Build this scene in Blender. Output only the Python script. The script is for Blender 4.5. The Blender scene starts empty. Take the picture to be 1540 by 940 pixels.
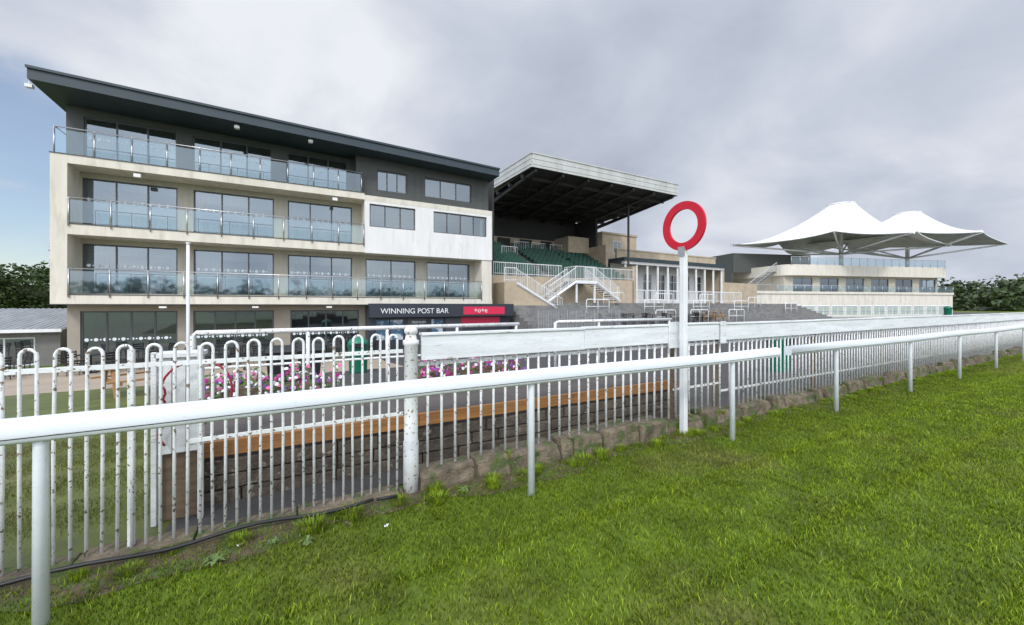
import bpy, math, random
from mathutils import Vector, Matrix
random.seed(7)
R=random.random
U=random.uniform
scene=bpy.context.scene
COL=scene.collection

# ------------------------------------------------------------ materials
def nodes_of(m):
    m.use_nodes=True
    nt=m.node_tree
    return nt, nt.nodes, nt.links, nt.nodes.get('Principled BSDF')

def pm(name,c1,c2=None,scale=4.0,rough=0.6,bump=0.0,bscale=None,metal=0.0,stretch=(1,1,1),lo=0.35,hi=0.65,
       c3=None,s3=20.0,lo3=0.6,hi3=0.7,spec=None,detail=8):
    m=bpy.data.materials.new(name)
    nt,N,L,b=nodes_of(m)
    b.inputs['Roughness'].default_value=rough
    b.inputs['Metallic'].default_value=metal
    if spec is not None: b.inputs['Specular IOR Level'].default_value=spec
    b.inputs['Base Color'].default_value=(*c1,1)
    g=N.new('ShaderNodeTexCoord')
    mp=N.new('ShaderNodeMapping'); mp.inputs['Scale'].default_value=stretch
    L.new(g.outputs['Object'],mp.inputs['Vector'])
    if c2 is not None:
        n=N.new('ShaderNodeTexNoise'); n.inputs['Scale'].default_value=scale; n.inputs['Detail'].default_value=detail
        n.inputs['Roughness'].default_value=0.65
        L.new(mp.outputs[0],n.inputs['Vector'])
        r=N.new('ShaderNodeMapRange'); r.inputs['From Min'].default_value=lo; r.inputs['From Max'].default_value=hi
        L.new(n.outputs['Fac'],r.inputs['Value'])
        mx=N.new('ShaderNodeMix'); mx.data_type='RGBA'
        mx.inputs[6].default_value=(*c1,1); mx.inputs[7].default_value=(*c2,1)
        L.new(r.outputs[0],mx.inputs[0])
        out=mx.outputs[2]
        if c3 is not None:
            n3=N.new('ShaderNodeTexNoise'); n3.inputs['Scale'].default_value=s3; n3.inputs['Detail'].default_value=6
            L.new(mp.outputs[0],n3.inputs['Vector'])
            r3=N.new('ShaderNodeMapRange'); r3.inputs['From Min'].default_value=lo3; r3.inputs['From Max'].default_value=hi3
            L.new(n3.outputs['Fac'],r3.inputs['Value'])
            m3=N.new('ShaderNodeMix'); m3.data_type='RGBA'
            L.new(r3.outputs[0],m3.inputs[0]); L.new(out,m3.inputs[6]); m3.inputs[7].default_value=(*c3,1)
            out=m3.outputs[2]
        L.new(out,b.inputs['Base Color'])
    if bump>0:
        nb=N.new('ShaderNodeTexNoise'); nb.inputs['Scale'].default_value=bscale or scale*4; nb.inputs['Detail'].default_value=8
        L.new(g.outputs['Object'],nb.inputs['Vector'])
        bp=N.new('ShaderNodeBump'); bp.inputs['Strength'].default_value=bump; bp.inputs['Distance'].default_value=0.02
        L.new(nb.outputs['Fac'],bp.inputs['Height']); L.new(bp.outputs[0],b.inputs['Normal'])
    return m

def glassmat(name,tint,tfac,gfac,rough=0.03,body=(0.03,0.04,0.045)):
    m=bpy.data.materials.new(name); m.use_nodes=True
    nt=m.node_tree; N=nt.nodes; L=nt.links; N.clear()
    o=N.new('ShaderNodeOutputMaterial')
    t=N.new('ShaderNodeBsdfTransparent'); t.inputs[0].default_value=(*tint,1)
    d=N.new('ShaderNodeBsdfDiffuse'); d.inputs[0].default_value=(*body,1)
    g=N.new('ShaderNodeBsdfGlossy'); g.inputs['Roughness'].default_value=rough; g.inputs['Color'].default_value=(0.82,0.92,0.97,1)
    m1=N.new('ShaderNodeMixShader'); m1.inputs[0].default_value=tfac
    L.new(d.outputs[0],m1.inputs[1]); L.new(t.outputs[0],m1.inputs[2])
    fr=N.new('ShaderNodeFresnel'); fr.inputs[0].default_value=1.5
    ad=N.new('ShaderNodeMath'); ad.operation='ADD'; ad.use_clamp=True; ad.inputs[1].default_value=gfac
    L.new(fr.outputs[0],ad.inputs[0])
    m2=N.new('ShaderNodeMixShader'); L.new(ad.outputs[0],m2.inputs[0])
    L.new(m1.outputs[0],m2.inputs[1]); L.new(g.outputs[0],m2.inputs[2])
    L.new(m2.outputs[0],o.inputs[0])
    return m

M={}
M['rail']=pm('rail_plastic',(0.80,0.83,0.86),(0.70,0.74,0.77),2.2,0.38,0.03,60,stretch=(0.5,3,3),c3=(0.42,0.42,0.40),s3=30,lo3=0.67,hi3=0.77)
M['iron']=pm('peeling_white_paint',(0.80,0.81,0.80),(0.66,0.67,0.65),9,0.5,0.12,90,c3=(0.20,0.14,0.09),s3=38,lo3=0.60,hi3=0.65)
M['wood_white']=pm('weathered_white_board',(0.78,0.80,0.80),(0.62,0.64,0.63),3,0.6,0.2,50,stretch=(0.4,2,4),c3=(0.30,0.28,0.24),s3=16,lo3=0.62,hi3=0.72)
M['white']=pm('white_paint',(0.80,0.81,0.81),(0.70,0.71,0.70),3,0.5)
M['red']=pm('red_paint',(0.60,0.006,0.028),(0.52,0.005,0.024),5,0.4)
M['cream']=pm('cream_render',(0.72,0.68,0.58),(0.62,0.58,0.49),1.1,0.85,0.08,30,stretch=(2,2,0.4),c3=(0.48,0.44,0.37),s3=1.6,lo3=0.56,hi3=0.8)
M['recess']=pm('greyish_beige_render',(0.48,0.45,0.37),(0.40,0.375,0.305),1.3,0.85,0.08,30,stretch=(2,2,0.4))  # greyish-beige render, a tone darker than the cream frame
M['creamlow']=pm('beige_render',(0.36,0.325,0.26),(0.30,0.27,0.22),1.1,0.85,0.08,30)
M['whiterender']=pm('white_render',(0.78,0.77,0.74),(0.70,0.69,0.66),0.9,0.8,0.05,30,stretch=(2,2,0.4),c3=(.60,.59,.55),s3=2.2,lo3=.58,hi3=.8)
M['darkclad']=pm('grey_cladding',(0.075,0.08,0.072),(0.055,0.06,0.056),2,0.6,0.05,20,stretch=(1,1,5))
M['roofdark']=pm('slate_roof_metal',(0.020,0.036,0.046),(0.030,0.046,0.056),1.5,0.5)
M['frame']=pm('window_frame',(0.07,0.075,0.08),None,rough=0.4)
M['frame_w']=pm('white_frame',(0.7,0.7,0.7),None,rough=0.4)
M['glass']=glassmat('window_glass',(0.55,0.65,0.67),0.72,0.17)
M['bglass']=glassmat('balustrade_glass',(0.70,0.82,0.84),0.93,0.08,body=(0.3,0.42,0.46))
M['steel']=pm('stainless_steel',(0.55,0.56,0.57),None,rough=0.3,metal=0.9)
M['interior']=pm('interior_wall',(0.30,0.29,0.27),(0.22,0.21,0.2),1,0.8)
M['blind']=pm('blind',(0.5,0.52,0.52),(0.4,0.42,0.42),2,0.8,stretch=(8,1,0.3))
M['dots']=pm('frosted_dots',(0.72,0.78,0.8),None,rough=0.5)
M['tarmac']=pm('tarmac',(0.075,0.072,0.068),(0.055,0.053,0.052),1.2,0.85,0.3,60,c3=(0.11,0.10,0.09),s3=120,lo3=0.6,hi3=0.7)
M['platform']=pm('platform_surface',(0.115,0.10,0.088),(0.075,0.066,0.06),2.2,0.85,0.3,70)
M['path']=pm('paving',(0.42,0.34,0.26),(0.34,0.28,0.21),0.8,0.85,0.1,40)
M['concrete']=pm('concrete',(0.24,0.235,0.22),(0.15,0.147,0.14),1.3,0.85,0.15,20,c3=(0.09,0.09,0.085),s3=6,lo3=0.58,hi3=0.7)
M['stone']=pm('mossy_stone',(0.225,0.18,0.122),(0.085,0.07,0.048),6,0.95,0.9,45,c3=(0.075,0.10,0.03),s3=7,lo3=0.50,hi3=0.60)
M['stonedark']=pm('shadowed_stone',(0.15,0.12,0.09),(0.06,0.05,0.04),5,0.95,0.9,40,c3=(0.28,0.25,0.2),s3=12,lo3=0.62,hi3=0.7)  # stone colour darkened to hold the shadow behind the fence
M['stonewall']=pm('bath_stone',(0.50,0.41,0.29),(0.38,0.31,0.22),1.5,0.9,0.3,12)
M['timber']=pm('stained_timber',(0.47,0.22,0.068),(0.28,0.125,0.04),2.2,0.6,0.15,30,stretch=(0.6,6,12))
M['timberold']=pm('old_timber',(0.20,0.14,0.09),(0.12,0.085,0.055),4,0.8,0.3,30,stretch=(1,1,6))
M['bench']=pm('bench_timber',(0.40,0.22,0.09),(0.28,0.16,0.06),4,0.7)
M['green']=pm('green_plastic',(0.01,0.18,0.10),None,rough=0.4)
M['seat']=pm('seat_green',(0.010,0.060,0.036),(0.014,0.085,0.055),1.5,0.5)
M['black']=pm('black_plastic',(0.015,0.015,0.017),None,rough=0.45)
M['darksteel']=pm('dark_steel',(0.035,0.036,0.038),(0.05,0.045,0.04),3,0.6)
M['soffit']=pm('dark_soffit',(0.034,0.032,0.03),(0.025,0.024,0.023),0.8,0.8)
M['corr']=pm('cream_corrugated',(0.56,0.57,0.54),(0.44,0.45,0.42),1.0,0.6,stretch=(1.5,1.5,0.3))
M['shedroof']=pm('shed_roof',(0.33,0.35,0.37),(0.22,0.235,0.25),1.5,0.6,stretch=(3,.5,1))
M['shedwall']=pm('shed_wall',(0.22,0.215,0.20),(0.16,0.155,0.145),1.5,0.7)
M['tent']=pm('tensile_membrane',(0.80,0.80,0.78),(0.69,0.69,0.66),0.25,0.55,c3=(0.52,0.52,0.49),s3=0.7,lo3=0.52,hi3=0.8)
M['signdark']=pm('sign_board',(0.028,0.034,0.045),None,rough=0.4)
M['magenta']=pm('red_sign',(0.62,0.02,0.07),None,rough=0.4)
M['poster']=pm('poster',(0.04,0.10,0.16),(0.45,0.5,0.55),1.8,0.4,lo=0.5,hi=0.56)
M['petal1']=pm('petal_magenta',(0.38,0.02,0.20),None,rough=0.6)
M['petal2']=pm('petal_violet',(0.20,0.05,0.40),None,rough=0.6)
M['petal3']=pm('petal_white',(0.8,0.74,0.8),None,rough=0.6)
M['petal4']=pm('petal_pink',(0.60,0.14,0.30),None,rough=0.6)
M['leaf']=pm('leaf_green',(0.06,0.13,0.025),(0.035,0.08,0.018),6,0.6)
M['weed']=pm('weed_green',(0.13,0.19,0.05),(0.08,0.13,0.03),20,0.6)
M['hose']=pm('red_hose',(0.35,0.02,0.04),None,rough=0.4)
M['cable']=pm('black_cable',(0.012,0.012,0.012),None,rough=0.5)
M['bark']=pm('bark',(0.10,0.075,0.05),(0.06,0.045,0.03),6,0.9,0.5,20)
M['stucco']=pm('lamp_white',(0.75,0.75,0.72),None,rough=0.5)
M['nosing']=pm('step_nosing',(0.34,0.33,0.31),(0.24,0.235,0.22),3,0.8)
M['seam']=pm('membrane_seam',(0.60,0.60,0.58),(0.54,0.54,0.52),3,0.7)

def island_mat(name,a,b,dry=None,wscale=0.6,transl=0.25,dark=0.45,zgrad=None,dlo=.5,dhi=.72,big=None):
    m=bpy.data.materials.new(name)
    nt,N,L,bs=nodes_of(m)
    g=N.new('ShaderNodeNewGeometry')
    mx=N.new('ShaderNodeMix'); mx.data_type='RGBA'
    mx.inputs[6].default_value=(*a,1); mx.inputs[7].default_value=(*b,1)
    L.new(g.outputs['Random Per Island'],mx.inputs[0])
    n=N.new('ShaderNodeTexNoise'); n.inputs['Scale'].default_value=wscale; n.inputs['Detail'].default_value=5
    L.new(g.outputs['Position'],n.inputs['Vector'])
    out=mx.outputs[2]
    if dry:
        r=N.new('ShaderNodeMapRange'); r.inputs['From Min'].default_value=dlo; r.inputs['From Max'].default_value=dhi
        L.new(n.outputs['Fac'],r.inputs['Value'])
        m2=N.new('ShaderNodeMix'); m2.data_type='RGBA'; m2.inputs[7].default_value=(*dry,1)
        L.new(r.outputs[0],m2.inputs[0]); L.new(out,m2.inputs[6]); out=m2.outputs[2]
    n2=N.new('ShaderNodeTexNoise'); n2.inputs['Scale'].default_value=wscale*6; n2.inputs['Detail'].default_value=4
    L.new(g.outputs['Position'],n2.inputs['Vector'])
    r2=N.new('ShaderNodeMapRange'); r2.inputs['From Min'].default_value=0.3; r2.inputs['From Max'].default_value=0.7
    r2.inputs['To Min'].default_value=dark; r2.inputs['To Max'].default_value=1.15
    L.new(n2.outputs['Fac'],r2.inputs['Value'])
    fac=r2.outputs[0]
    sx=N.new('ShaderNodeSeparateXYZ'); L.new(g.outputs['Position'],sx.inputs[0])
    def mul(f,x):
        mm=N.new('ShaderNodeMath'); mm.operation='MULTIPLY'; L.new(f,mm.inputs[0]); L.new(x,mm.inputs[1]); return mm.outputs[0]
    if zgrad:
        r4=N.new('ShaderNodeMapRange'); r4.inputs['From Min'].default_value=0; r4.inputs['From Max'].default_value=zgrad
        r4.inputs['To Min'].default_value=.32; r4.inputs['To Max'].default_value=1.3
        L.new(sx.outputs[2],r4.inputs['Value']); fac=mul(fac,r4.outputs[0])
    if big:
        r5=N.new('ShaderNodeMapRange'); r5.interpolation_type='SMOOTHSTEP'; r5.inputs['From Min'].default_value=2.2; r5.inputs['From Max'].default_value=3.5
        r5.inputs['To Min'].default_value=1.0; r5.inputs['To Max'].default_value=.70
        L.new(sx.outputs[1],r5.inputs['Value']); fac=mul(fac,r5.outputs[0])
    vm=N.new('ShaderNodeVectorMath'); vm.operation='SCALE'
    L.new(out,vm.inputs[0]); L.new(fac,vm.inputs['Scale']); out=vm.outputs[0]
    L.new(out,bs.inputs['Base Color']); bs.inputs['Roughness'].default_value=0.5
    bs.inputs['Specular IOR Level'].default_value=0.3
    if transl>0:
        t=N.new('ShaderNodeBsdfTranslucent'); L.new(out,t.inputs[0])
        ms=N.new('ShaderNodeMixShader'); ms.inputs[0].default_value=transl
        o=N.get('Material Output')
        L.new(bs.outputs[0],ms.inputs[1]); L.new(t.outputs[0],ms.inputs[2]); L.new(ms.outputs[0],o.inputs[0])
    return m
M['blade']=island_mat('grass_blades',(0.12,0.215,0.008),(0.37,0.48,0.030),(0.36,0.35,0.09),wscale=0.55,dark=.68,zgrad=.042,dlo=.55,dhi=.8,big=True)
M['bladeD']=island_mat('lawn_blades',(0.12,0.155,0.03),(0.20,0.225,0.06),(0.21,0.18,0.08),wscale=0.5,dark=.7)
M['turf']=island_mat('turf',(0.10,0.155,0.010),(0.10,0.155,0.010),(0.14,0.125,0.04),wscale=0.55,transl=0,dark=.66)
M['lawnm']=island_mat('lawn_turf',(0.115,0.135,0.03),(0.115,0.135,0.03),(0.16,0.135,0.055),wscale=0.4,transl=0,dark=.7)
M['soil']=pm('bare_soil',(0.12,0.088,0.052),(0.065,0.05,0.03),4,0.95,0.6,40,c3=(.08,.11,.03),s3=7,lo3=.48,hi3=.58)
M['foliage']=island_mat('foliage',(0.03,0.06,0.016),(0.075,0.12,0.03),None,wscale=0.25,transl=0.2,dark=0.4)
M['foliage2']=island_mat('foliage_far',(0.045,0.075,0.028),(0.09,0.125,0.045),None,wscale=0.1,transl=0.1,dark=0.5)

# ------------------------------------------------------------ mesh builder
class MB:
    def __init__(s): s.v=[]; s.f=[]; s.m=[]; s.cur=0
    def poly(s,pts):
        n=len(s.v); s.v+= [tuple(p) for p in pts]; s.f.append(tuple(range(n,n+len(pts)))); s.m.append(s.cur)
    def hexa(s,p):
        n=len(s.v); s.v+=[tuple(q) for q in p]
        for f in ((0,3,2,1),(4,5,6,7),(0,1,5,4),(1,2,6,5),(2,3,7,6),(3,0,4,7)):
            s.f.append(tuple(n+i for i in f)); s.m.append(s.cur)
    def box(s,x0,x1,y0,y1,z0,z1,z1b=None,z0b=None):
        if x0>x1:x0,x1=x1,x0
        if y0>y1:y0,y1=y1,y0
        zb=z1 if z1b is None else z1b; za=z0 if z0b is None else z0b
        s.hexa([(x0,y0,z0),(x1,y0,za),(x1,y1,za),(x0,y1,z0),(x0,y0,z1),(x1,y0,zb),(x1,y1,zb),(x0,y1,z1)])
    def tube(s,pts,r,n=8,cap=True,sx=1.0):
        pts=[Vector(p) for p in pts]; rs=r if isinstance(r,(list,tuple)) else [r]*len(pts)
        base=len(s.v); k=len(pts)
        t0=(pts[1]-pts[0]).normalized()
        ref=Vector((0,1,0)) if abs(t0.y)<0.9 else Vector((1,0,0))
        for i,p in enumerate(pts):
            t=(pts[min(i+1,k-1)]-pts[max(i-1,0)]).normalized()
            a=t.cross(ref)
            if a.length<1e-4: a=t.cross(Vector((0.3,0.2,1)))
            a.normalize(); b=t.cross(a).normalized()
            for j in range(n):
                th=2*math.pi*j/n
                s.v.append(tuple(p+a*math.cos(th)*rs[i]*sx+b*math.sin(th)*rs[i]))
        for i in range(k-1):
            for j in range(n):
                j2=(j+1)%n
                s.f.append((base+i*n+j,base+i*n+j2,base+(i+1)*n+j2,base+(i+1)*n+j)); s.m.append(s.cur)
        if cap:
            s.f.append(tuple(base+j for j in reversed(range(n)))); s.m.append(s.cur)
            s.f.append(tuple(base+(k-1)*n+j for j in range(n))); s.m.append(s.cur)
    def make(s,name,mats,parent=None,smooth=False,bevel=0):
        me=bpy.data.meshes.new(name); me.from_pydata(s.v,[],s.f); me.update()
        if not isinstance(mats,(list,tuple)): mats=[mats]
        for m in mats: me.materials.append(M[m])
        if len(mats)>1: me.polygons.foreach_set('material_index',s.m)
        if smooth: me.polygons.foreach_set('use_smooth',[len(p.vertices)<=4 for p in me.polygons])
        o=bpy.data.objects.new(name,me); COL.objects.link(o)
        if parent: o.parent=parent
        if bevel:
            b=o.modifiers.new('bevel','BEVEL'); b.width=bevel; b.segments=2; b.limit_method='ANGLE'
        return o
def empty(name,loc=(0,0,0),rz=0):
    e=bpy.data.objects.new(name,None); COL.objects.link(e); e.location=loc; e.rotation_euler=(0,0,rz); e.empty_display_size=0.2
    return e
def text(name,body,size,loc,mat,parent,ext=0.004):
    c=bpy.data.curves.new(name,'FONT'); c.body=body; c.size=size; c.extrude=ext; c.materials.append(M[mat])
    o=bpy.data.objects.new(name,c); COL.objects.link(o); o.location=loc; o.rotation_euler=(math.pi/2,0,0); o.parent=parent
    return o

# ------------------------------------------------------------ terrain
def sst(a,b,x):
    t=max(0,min(1,(x-a)/(b-a))); return t*t*(3-2*t)
def lin(a,b,x): return max(0,min(1,(x-a)/(b-a)))
def H(x,y):
    if y<=3.7: return 0.0
    h=-1.05*lin(3.7,20,y)*(1-0.9*sst(14,50,x))
    far=sst(120,500,math.hypot(x,y))
    return h+far*3.0
GX=[-900,-600,-400,-250,-160,-100,-70,-50,-40,-30,-24,-20,-16]+[i for i in range(-12,-1)]+[-0.8]+[i for i in range(0,16)]+[18,20,22,24,26,28,30,34,38,42,46,50,60,70,80,100,120,150,200,300,450,650,900]
GY=[-900,-600,-300,-150,-80,-40,-20,-10,-5,0,2,3.45,3.7,4.2,5,6,7,8,9,10,12,14,16,18,20,22,24.2,30,36,42,50,60,80,100,130,170,250,350,500,700,900]
def sheet(name,x0,x1,y0,y1,off,mat):
    xs=[x for x in GX if x0<=x<=x1]; ys=[y for y in GY if y0<=y<=y1]
    b=MB(); W=len(xs)
    b.v=[(x,y,H(x,y)+off) for y in ys for x in xs]
    for j in range(len(ys)-1):
        for i in range(W-1):
            b.f.append((j*W+i,j*W+i+1,(j+1)*W+i+1,(j+1)*W+i)); b.m.append(0)
    return b.make(name,mat)
sheet('ground',-900,900,-900,900,0,'turf')
sheet('lawn',-30,-0.8,3.7,16,0.012,'lawnm')
sheet('footpath',-30,4,16,24.2,0.016,'path')
sheet('tarmac_apron',-0.8,150,3.7,16,0.012,'tarmac')
sheet('tarmac_forecourt',4,150,16,60,0.012,'tarmac')
b=MB()
xs=[-5+i*0.25 for i in range(150)]
for i in range(len(xs)-1):
    f=lambda x:3.20+0.09*math.sin(x*2.3)+0.05*math.sin(x*7.1)
    b.poly([(xs[i],f(xs[i]),0.004),(xs[i+1],f(xs[i+1]),0.004),(xs[i+1],3.5,0.02),(xs[i],3.5,0.02)])
b.make('soil_verge','soil')

def patch(name,N,h0,h1,w,mat):
    vs=[];fs=[]
    for i in range(N):
        x,y=U(-.5,.5),U(-.5,.5); a=U(0,6.283); h=U(h0,h1)*(0.6+0.8*R()); lean=U(0.1,0.9)*h; la=U(0,6.283)
        ww=w*U(0.6,1.3); dx,dy=math.cos(a)*ww,math.sin(a)*ww; lx,ly=math.cos(la)*lean,math.sin(la)*lean
        n=len(vs)
        vs+=[(x-dx,y-dy,-0.005),(x+dx,y+dy,-0.005),(x+dx*.8+lx*.4,y+dy*.8+ly*.4,h*.6),(x-dx*.8+lx*.4,y-dy*.8+ly*.4,h*.6),(x+lx,y+ly,h)]
        fs+=[(n,n+1,n+2,n+3),(n+3,n+2,n+4)]
    me=bpy.data.meshes.new(name); me.from_pydata(vs,[],fs); me.materials.append(M[mat]); return me
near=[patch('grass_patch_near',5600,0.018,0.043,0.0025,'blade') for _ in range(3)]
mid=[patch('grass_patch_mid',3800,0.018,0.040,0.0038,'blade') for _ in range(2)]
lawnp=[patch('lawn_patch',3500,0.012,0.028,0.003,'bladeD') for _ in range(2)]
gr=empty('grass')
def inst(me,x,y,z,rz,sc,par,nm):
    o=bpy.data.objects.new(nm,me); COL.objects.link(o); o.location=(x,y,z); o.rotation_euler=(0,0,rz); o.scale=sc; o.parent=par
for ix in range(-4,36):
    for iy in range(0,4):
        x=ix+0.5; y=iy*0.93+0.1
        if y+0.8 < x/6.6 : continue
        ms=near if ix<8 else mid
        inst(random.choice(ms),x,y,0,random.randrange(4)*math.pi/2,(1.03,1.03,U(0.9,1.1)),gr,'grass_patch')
def tuftmesh(name,n,rad,h):
    vs=[];fs=[]
    for i in range(n):
        a=U(0,6.283); rr=rad*math.sqrt(R())*.5; x,y=rr*math.cos(a),rr*math.sin(a); hh=h*U(.5,1.1); le=U(.2,.9)*hh; w=.0022
        px,py=-math.sin(a)*w,math.cos(a)*w; lx,ly=math.cos(a+U(-.8,.8))*le,math.sin(a+U(-.8,.8))*le; k=len(vs)
        vs+=[(x-px,y-py,0),(x+px,y+py,0),(x+px+lx*.35,y+py+ly*.35,hh*.65),(x-px+lx*.35,y-py+ly*.35,hh*.65),(x+lx,y+ly,hh*.95)]
        fs+=[(k,k+1,k+2,k+3),(k+3,k+2,k+4)]
    me=bpy.data.meshes.new(name); me.from_pydata(vs,[],fs); me.materials.append(M['blade']); return me
tm=[tuftmesh('tuft_mesh',int(U(140,260)),U(.16,.3),U(.05,.085)) for _ in range(5)]
for i in range(200):
    x=-3.5+i*0.18+U(-.12,.12)
    if -2.6<x<.6 and R()<.45: continue
    s=U(.6,1.2); inst(random.choice(tm),x,3.36+U(-.12,.07),0,R()*6.28,(s,s,U(0.6,1.6)),gr,'tuft')
for i in range(40):   # growth rooted on top of the kerb
    inst(random.choice(tm),U(1.1,14),3.5+U(-.03,.08),.13,R()*6.28,(.45,.35,U(0.5,1.1)),gr,'tuft')
for i in range(70):
    s=U(.8,1.6); inst(random.choice(tm),U(-2,16),U(1.2,3.2),-.012,R()*6.28,(s,s,U(0.45,.65)),gr,'tuft')
for (x,y,s) in ((-.42,3.15,.07),(.1,3.1,.06),(1.35,3.3,.07),(-.1,3.22,.06)):
    e=empty('weed_plant'); b=MB()
    for k in range(22):
        a=k*2.4; L_=s*U(.4,1.1); up=U(.3,1.2); wv=L_*.2
        c_,s_=math.cos(a),math.sin(a); z1=L_*up*.6; z2=L_*up*.55
        b.poly([(x,y,.01),(x+c_*L_*.5-s_*wv,y+s_*L_*.5+c_*wv,z1+.01),(x+c_*L_,y+s_*L_,z2),(x+c_*L_*.5+s_*wv,y+s_*L_*.5-c_*wv,z1+.01)])
    b.make('leaves','weed',e)
lw=empty('lawn_grass')
for ix in range(-9,-1):
    for iy in range(0,7):
        x=ix+0.55; y=4.3+iy
        inst(random.choice(lawnp),x,y,H(x,y)+0.012,random.randrange(4)*math.pi/2,(1.03,1.03,1),lw,'lawn_patch')

# ------------------------------------------------------------ running rail
def running_rail(x0,x1,posts,zc=1.03):
    e=empty('running_rail')
    b=MB(); Y=2.954
    prof=[(-.050,-.02),(-.046,-.05),(-.028,-.062),(.028,-.062),(.046,-.05),(.050,-.02),(.050,.025),(.040,.050),(.018,.062),(-.018,.062),(-.040,.050),(-.050,.025)]
    n=len(prof); K=max(2,int((x1-x0)/1.5))
    for k in range(K+1):
        x=x0+(x1-x0)*k/K; z=zc+0.008*math.sin(x*1.1)
        b.v+=[(x,Y+p[0],z+p[1]) for p in prof]
    for k in range(K):
        for j in range(n):
            j2=(j+1)%n; b.f.append((k*n+j,k*n+j2,(k+1)*n+j2,(k+1)*n+j)); b.m.append(0)
    b.f.append(tuple(range(n))); b.m.append(0); b.f.append(tuple(K*n+j for j in reversed(range(n)))); b.m.append(0)
    b.make('top_rail','rail',e,True)
    b=MB()
    for k in range(K):
        xa=x0+(x1-x0)*k/K; xb=x0+(x1-x0)*(k+1)/K
        za=zc+0.008*math.sin(xa*1.1)-.034; zb=zc+0.008*math.sin(xb*1.1)-.034
        b.poly([(xa,Y-.0505,za),(xb,Y-.0505,zb),(xb,Y-.0515,zb+.005),(xa,Y-.0515,za+.005)])
    b.make('seam','darksteel',e)
    for i,x in enumerate(posts):
        b=MB(); z=zc+0.008*math.sin(x*1.1)
        b.tube([(x,Y+.012,-.05),(x,Y+.012,z-.10),(x,Y+.012,z-.04)],[.032,.029,.029],14)
        b.make('post_%d'%(i+1),'rail',e,True)
    return e
running_rail(-7.0,5.70,[-4.1,-1.12,1.84,4.74])
running_rail(5.98,60,[7.4,10.35,13.2,16.1,18.95,21.8,24.7,27.6,30.5,33.4,36.3,39.2,42.1,45,48,51,54,57])

# ------------------------------------------------------------ bow-top fence
e=empty('bow_top_fence'); FY=3.55
b=MB(); sp=0.0725; x=-5.2
while x<0.80:
    r=sp/2; top=1.325+0.035*lin(-3,1,x)+U(-.006,.006); jx=U(-.005,.005); tl=U(-.006,.006)
    pts=[(x,FY,0.03+U(-.01,.01)),(x+jx,FY+U(-.004,.004),0.7),(x+tl,FY,top)]
    for k in range(1,8):
        a=math.pi-math.pi*k/8; pts.append((x+tl+r+r*math.cos(a),FY,top+r*1.15*math.sin(a)))
    pts+= [(x+sp+tl,FY,top),(x+sp+U(-.005,.005),FY,0.7),(x+sp,FY,0.03)]
    b.tube(pts,0.0102,8)
    x+=sp*2
b.make('bow_bars','iron',e,True)
b=MB()
b.box(-5.3,0.87,FY-.006,FY+.006,1.235,1.268)
b.box(-.62,0.87,FY-.006,FY+.006,.685,.715)
b.make('cross_rails','iron',e,bevel=.002)
b=MB()
b.box(-.95,-.915,FY+.012,FY+.045,0,1.36)
b.make('stanchions','iron',e,bevel=.003)

e=empty('fence_post')
b=MB(); px=.935
b.tube([(px,3.53,-.05),(px,3.53,.45),(px,3.53,.46),(px,3.53,1.30),(px,3.53,1.31),(px,3.53,1.345),(px,3.53,1.35),(px,3.53,1.39)],[.068,.066,.060,.058,.070,.070,.052,.045],18)
b.tube([(px,3.53,1.38+0.012*t) for t in range(9)],[.03+.03*math.sin(math.pi*t/8) for t in range(9)],16)
b.make('post_shaft','iron',e,True)

# ------------------------------------------------------------ picket fence with top board
e=empty('picket_fence'); FY=3.58
b=MB(); x=1.10
while x<60:
    if not (x>5.42 and x<5.62):
        b.tube([(x,FY,.17),(x+U(-.006,.006),FY+U(-.003,.003),1.20)],.0135 if x<5.4 else .0125,6)
    x+=0.135 if x<5.3 else (.115 if x<30 else 0.16)
b.make('pickets','iron',e,True)
b=MB()
segs=[(1.03,2.9),(2.904,4.30),(4.45,5.36),(5.44,8.2),(8.205,11.1),(11.105,14)]+[(14.005+3*i,17+3*i) for i in range(15)]
for (a,c) in segs:
    dz=U(-.008,.008)
    b.box(a,c,FY-.05,FY-.022,1.165+dz,1.385+dz)
    b.box(a,c,FY-.065,FY+.035,1.388+dz,1.412+dz)
b.make('top_boards','wood_white',e,bevel=.004)
b=MB()
b.box(5.45,60,FY+.014,FY+.026,.40,.43)
b.box(1.02,60,FY+.014,FY+.026,1.10,1.135)
b.box(4.45,5.45,FY+.014,FY+.026,.52,.55); b.box(4.45,5.45,FY+.014,FY+.026,.86,.89)
b.make('cross_rails','iron',e,bevel=.002)
b=MB()
for px in (4.50,5.40,8.21,11.11)+tuple(14.01+3*i for i in range(15)):
    b.box(px-.028,px+.028,FY+.035,FY+.09,.1,1.40)
b.make('posts','timberold',e,bevel=.004)
b=MB(); b.box(4.27,4.46,FY-.07,FY-.052,1.10,1.44); b.box(5.33,5.46,FY-.075,FY-.066,1.12,1.43)
b.make('joint_plates','wood_white',e,bevel=.003)

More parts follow.
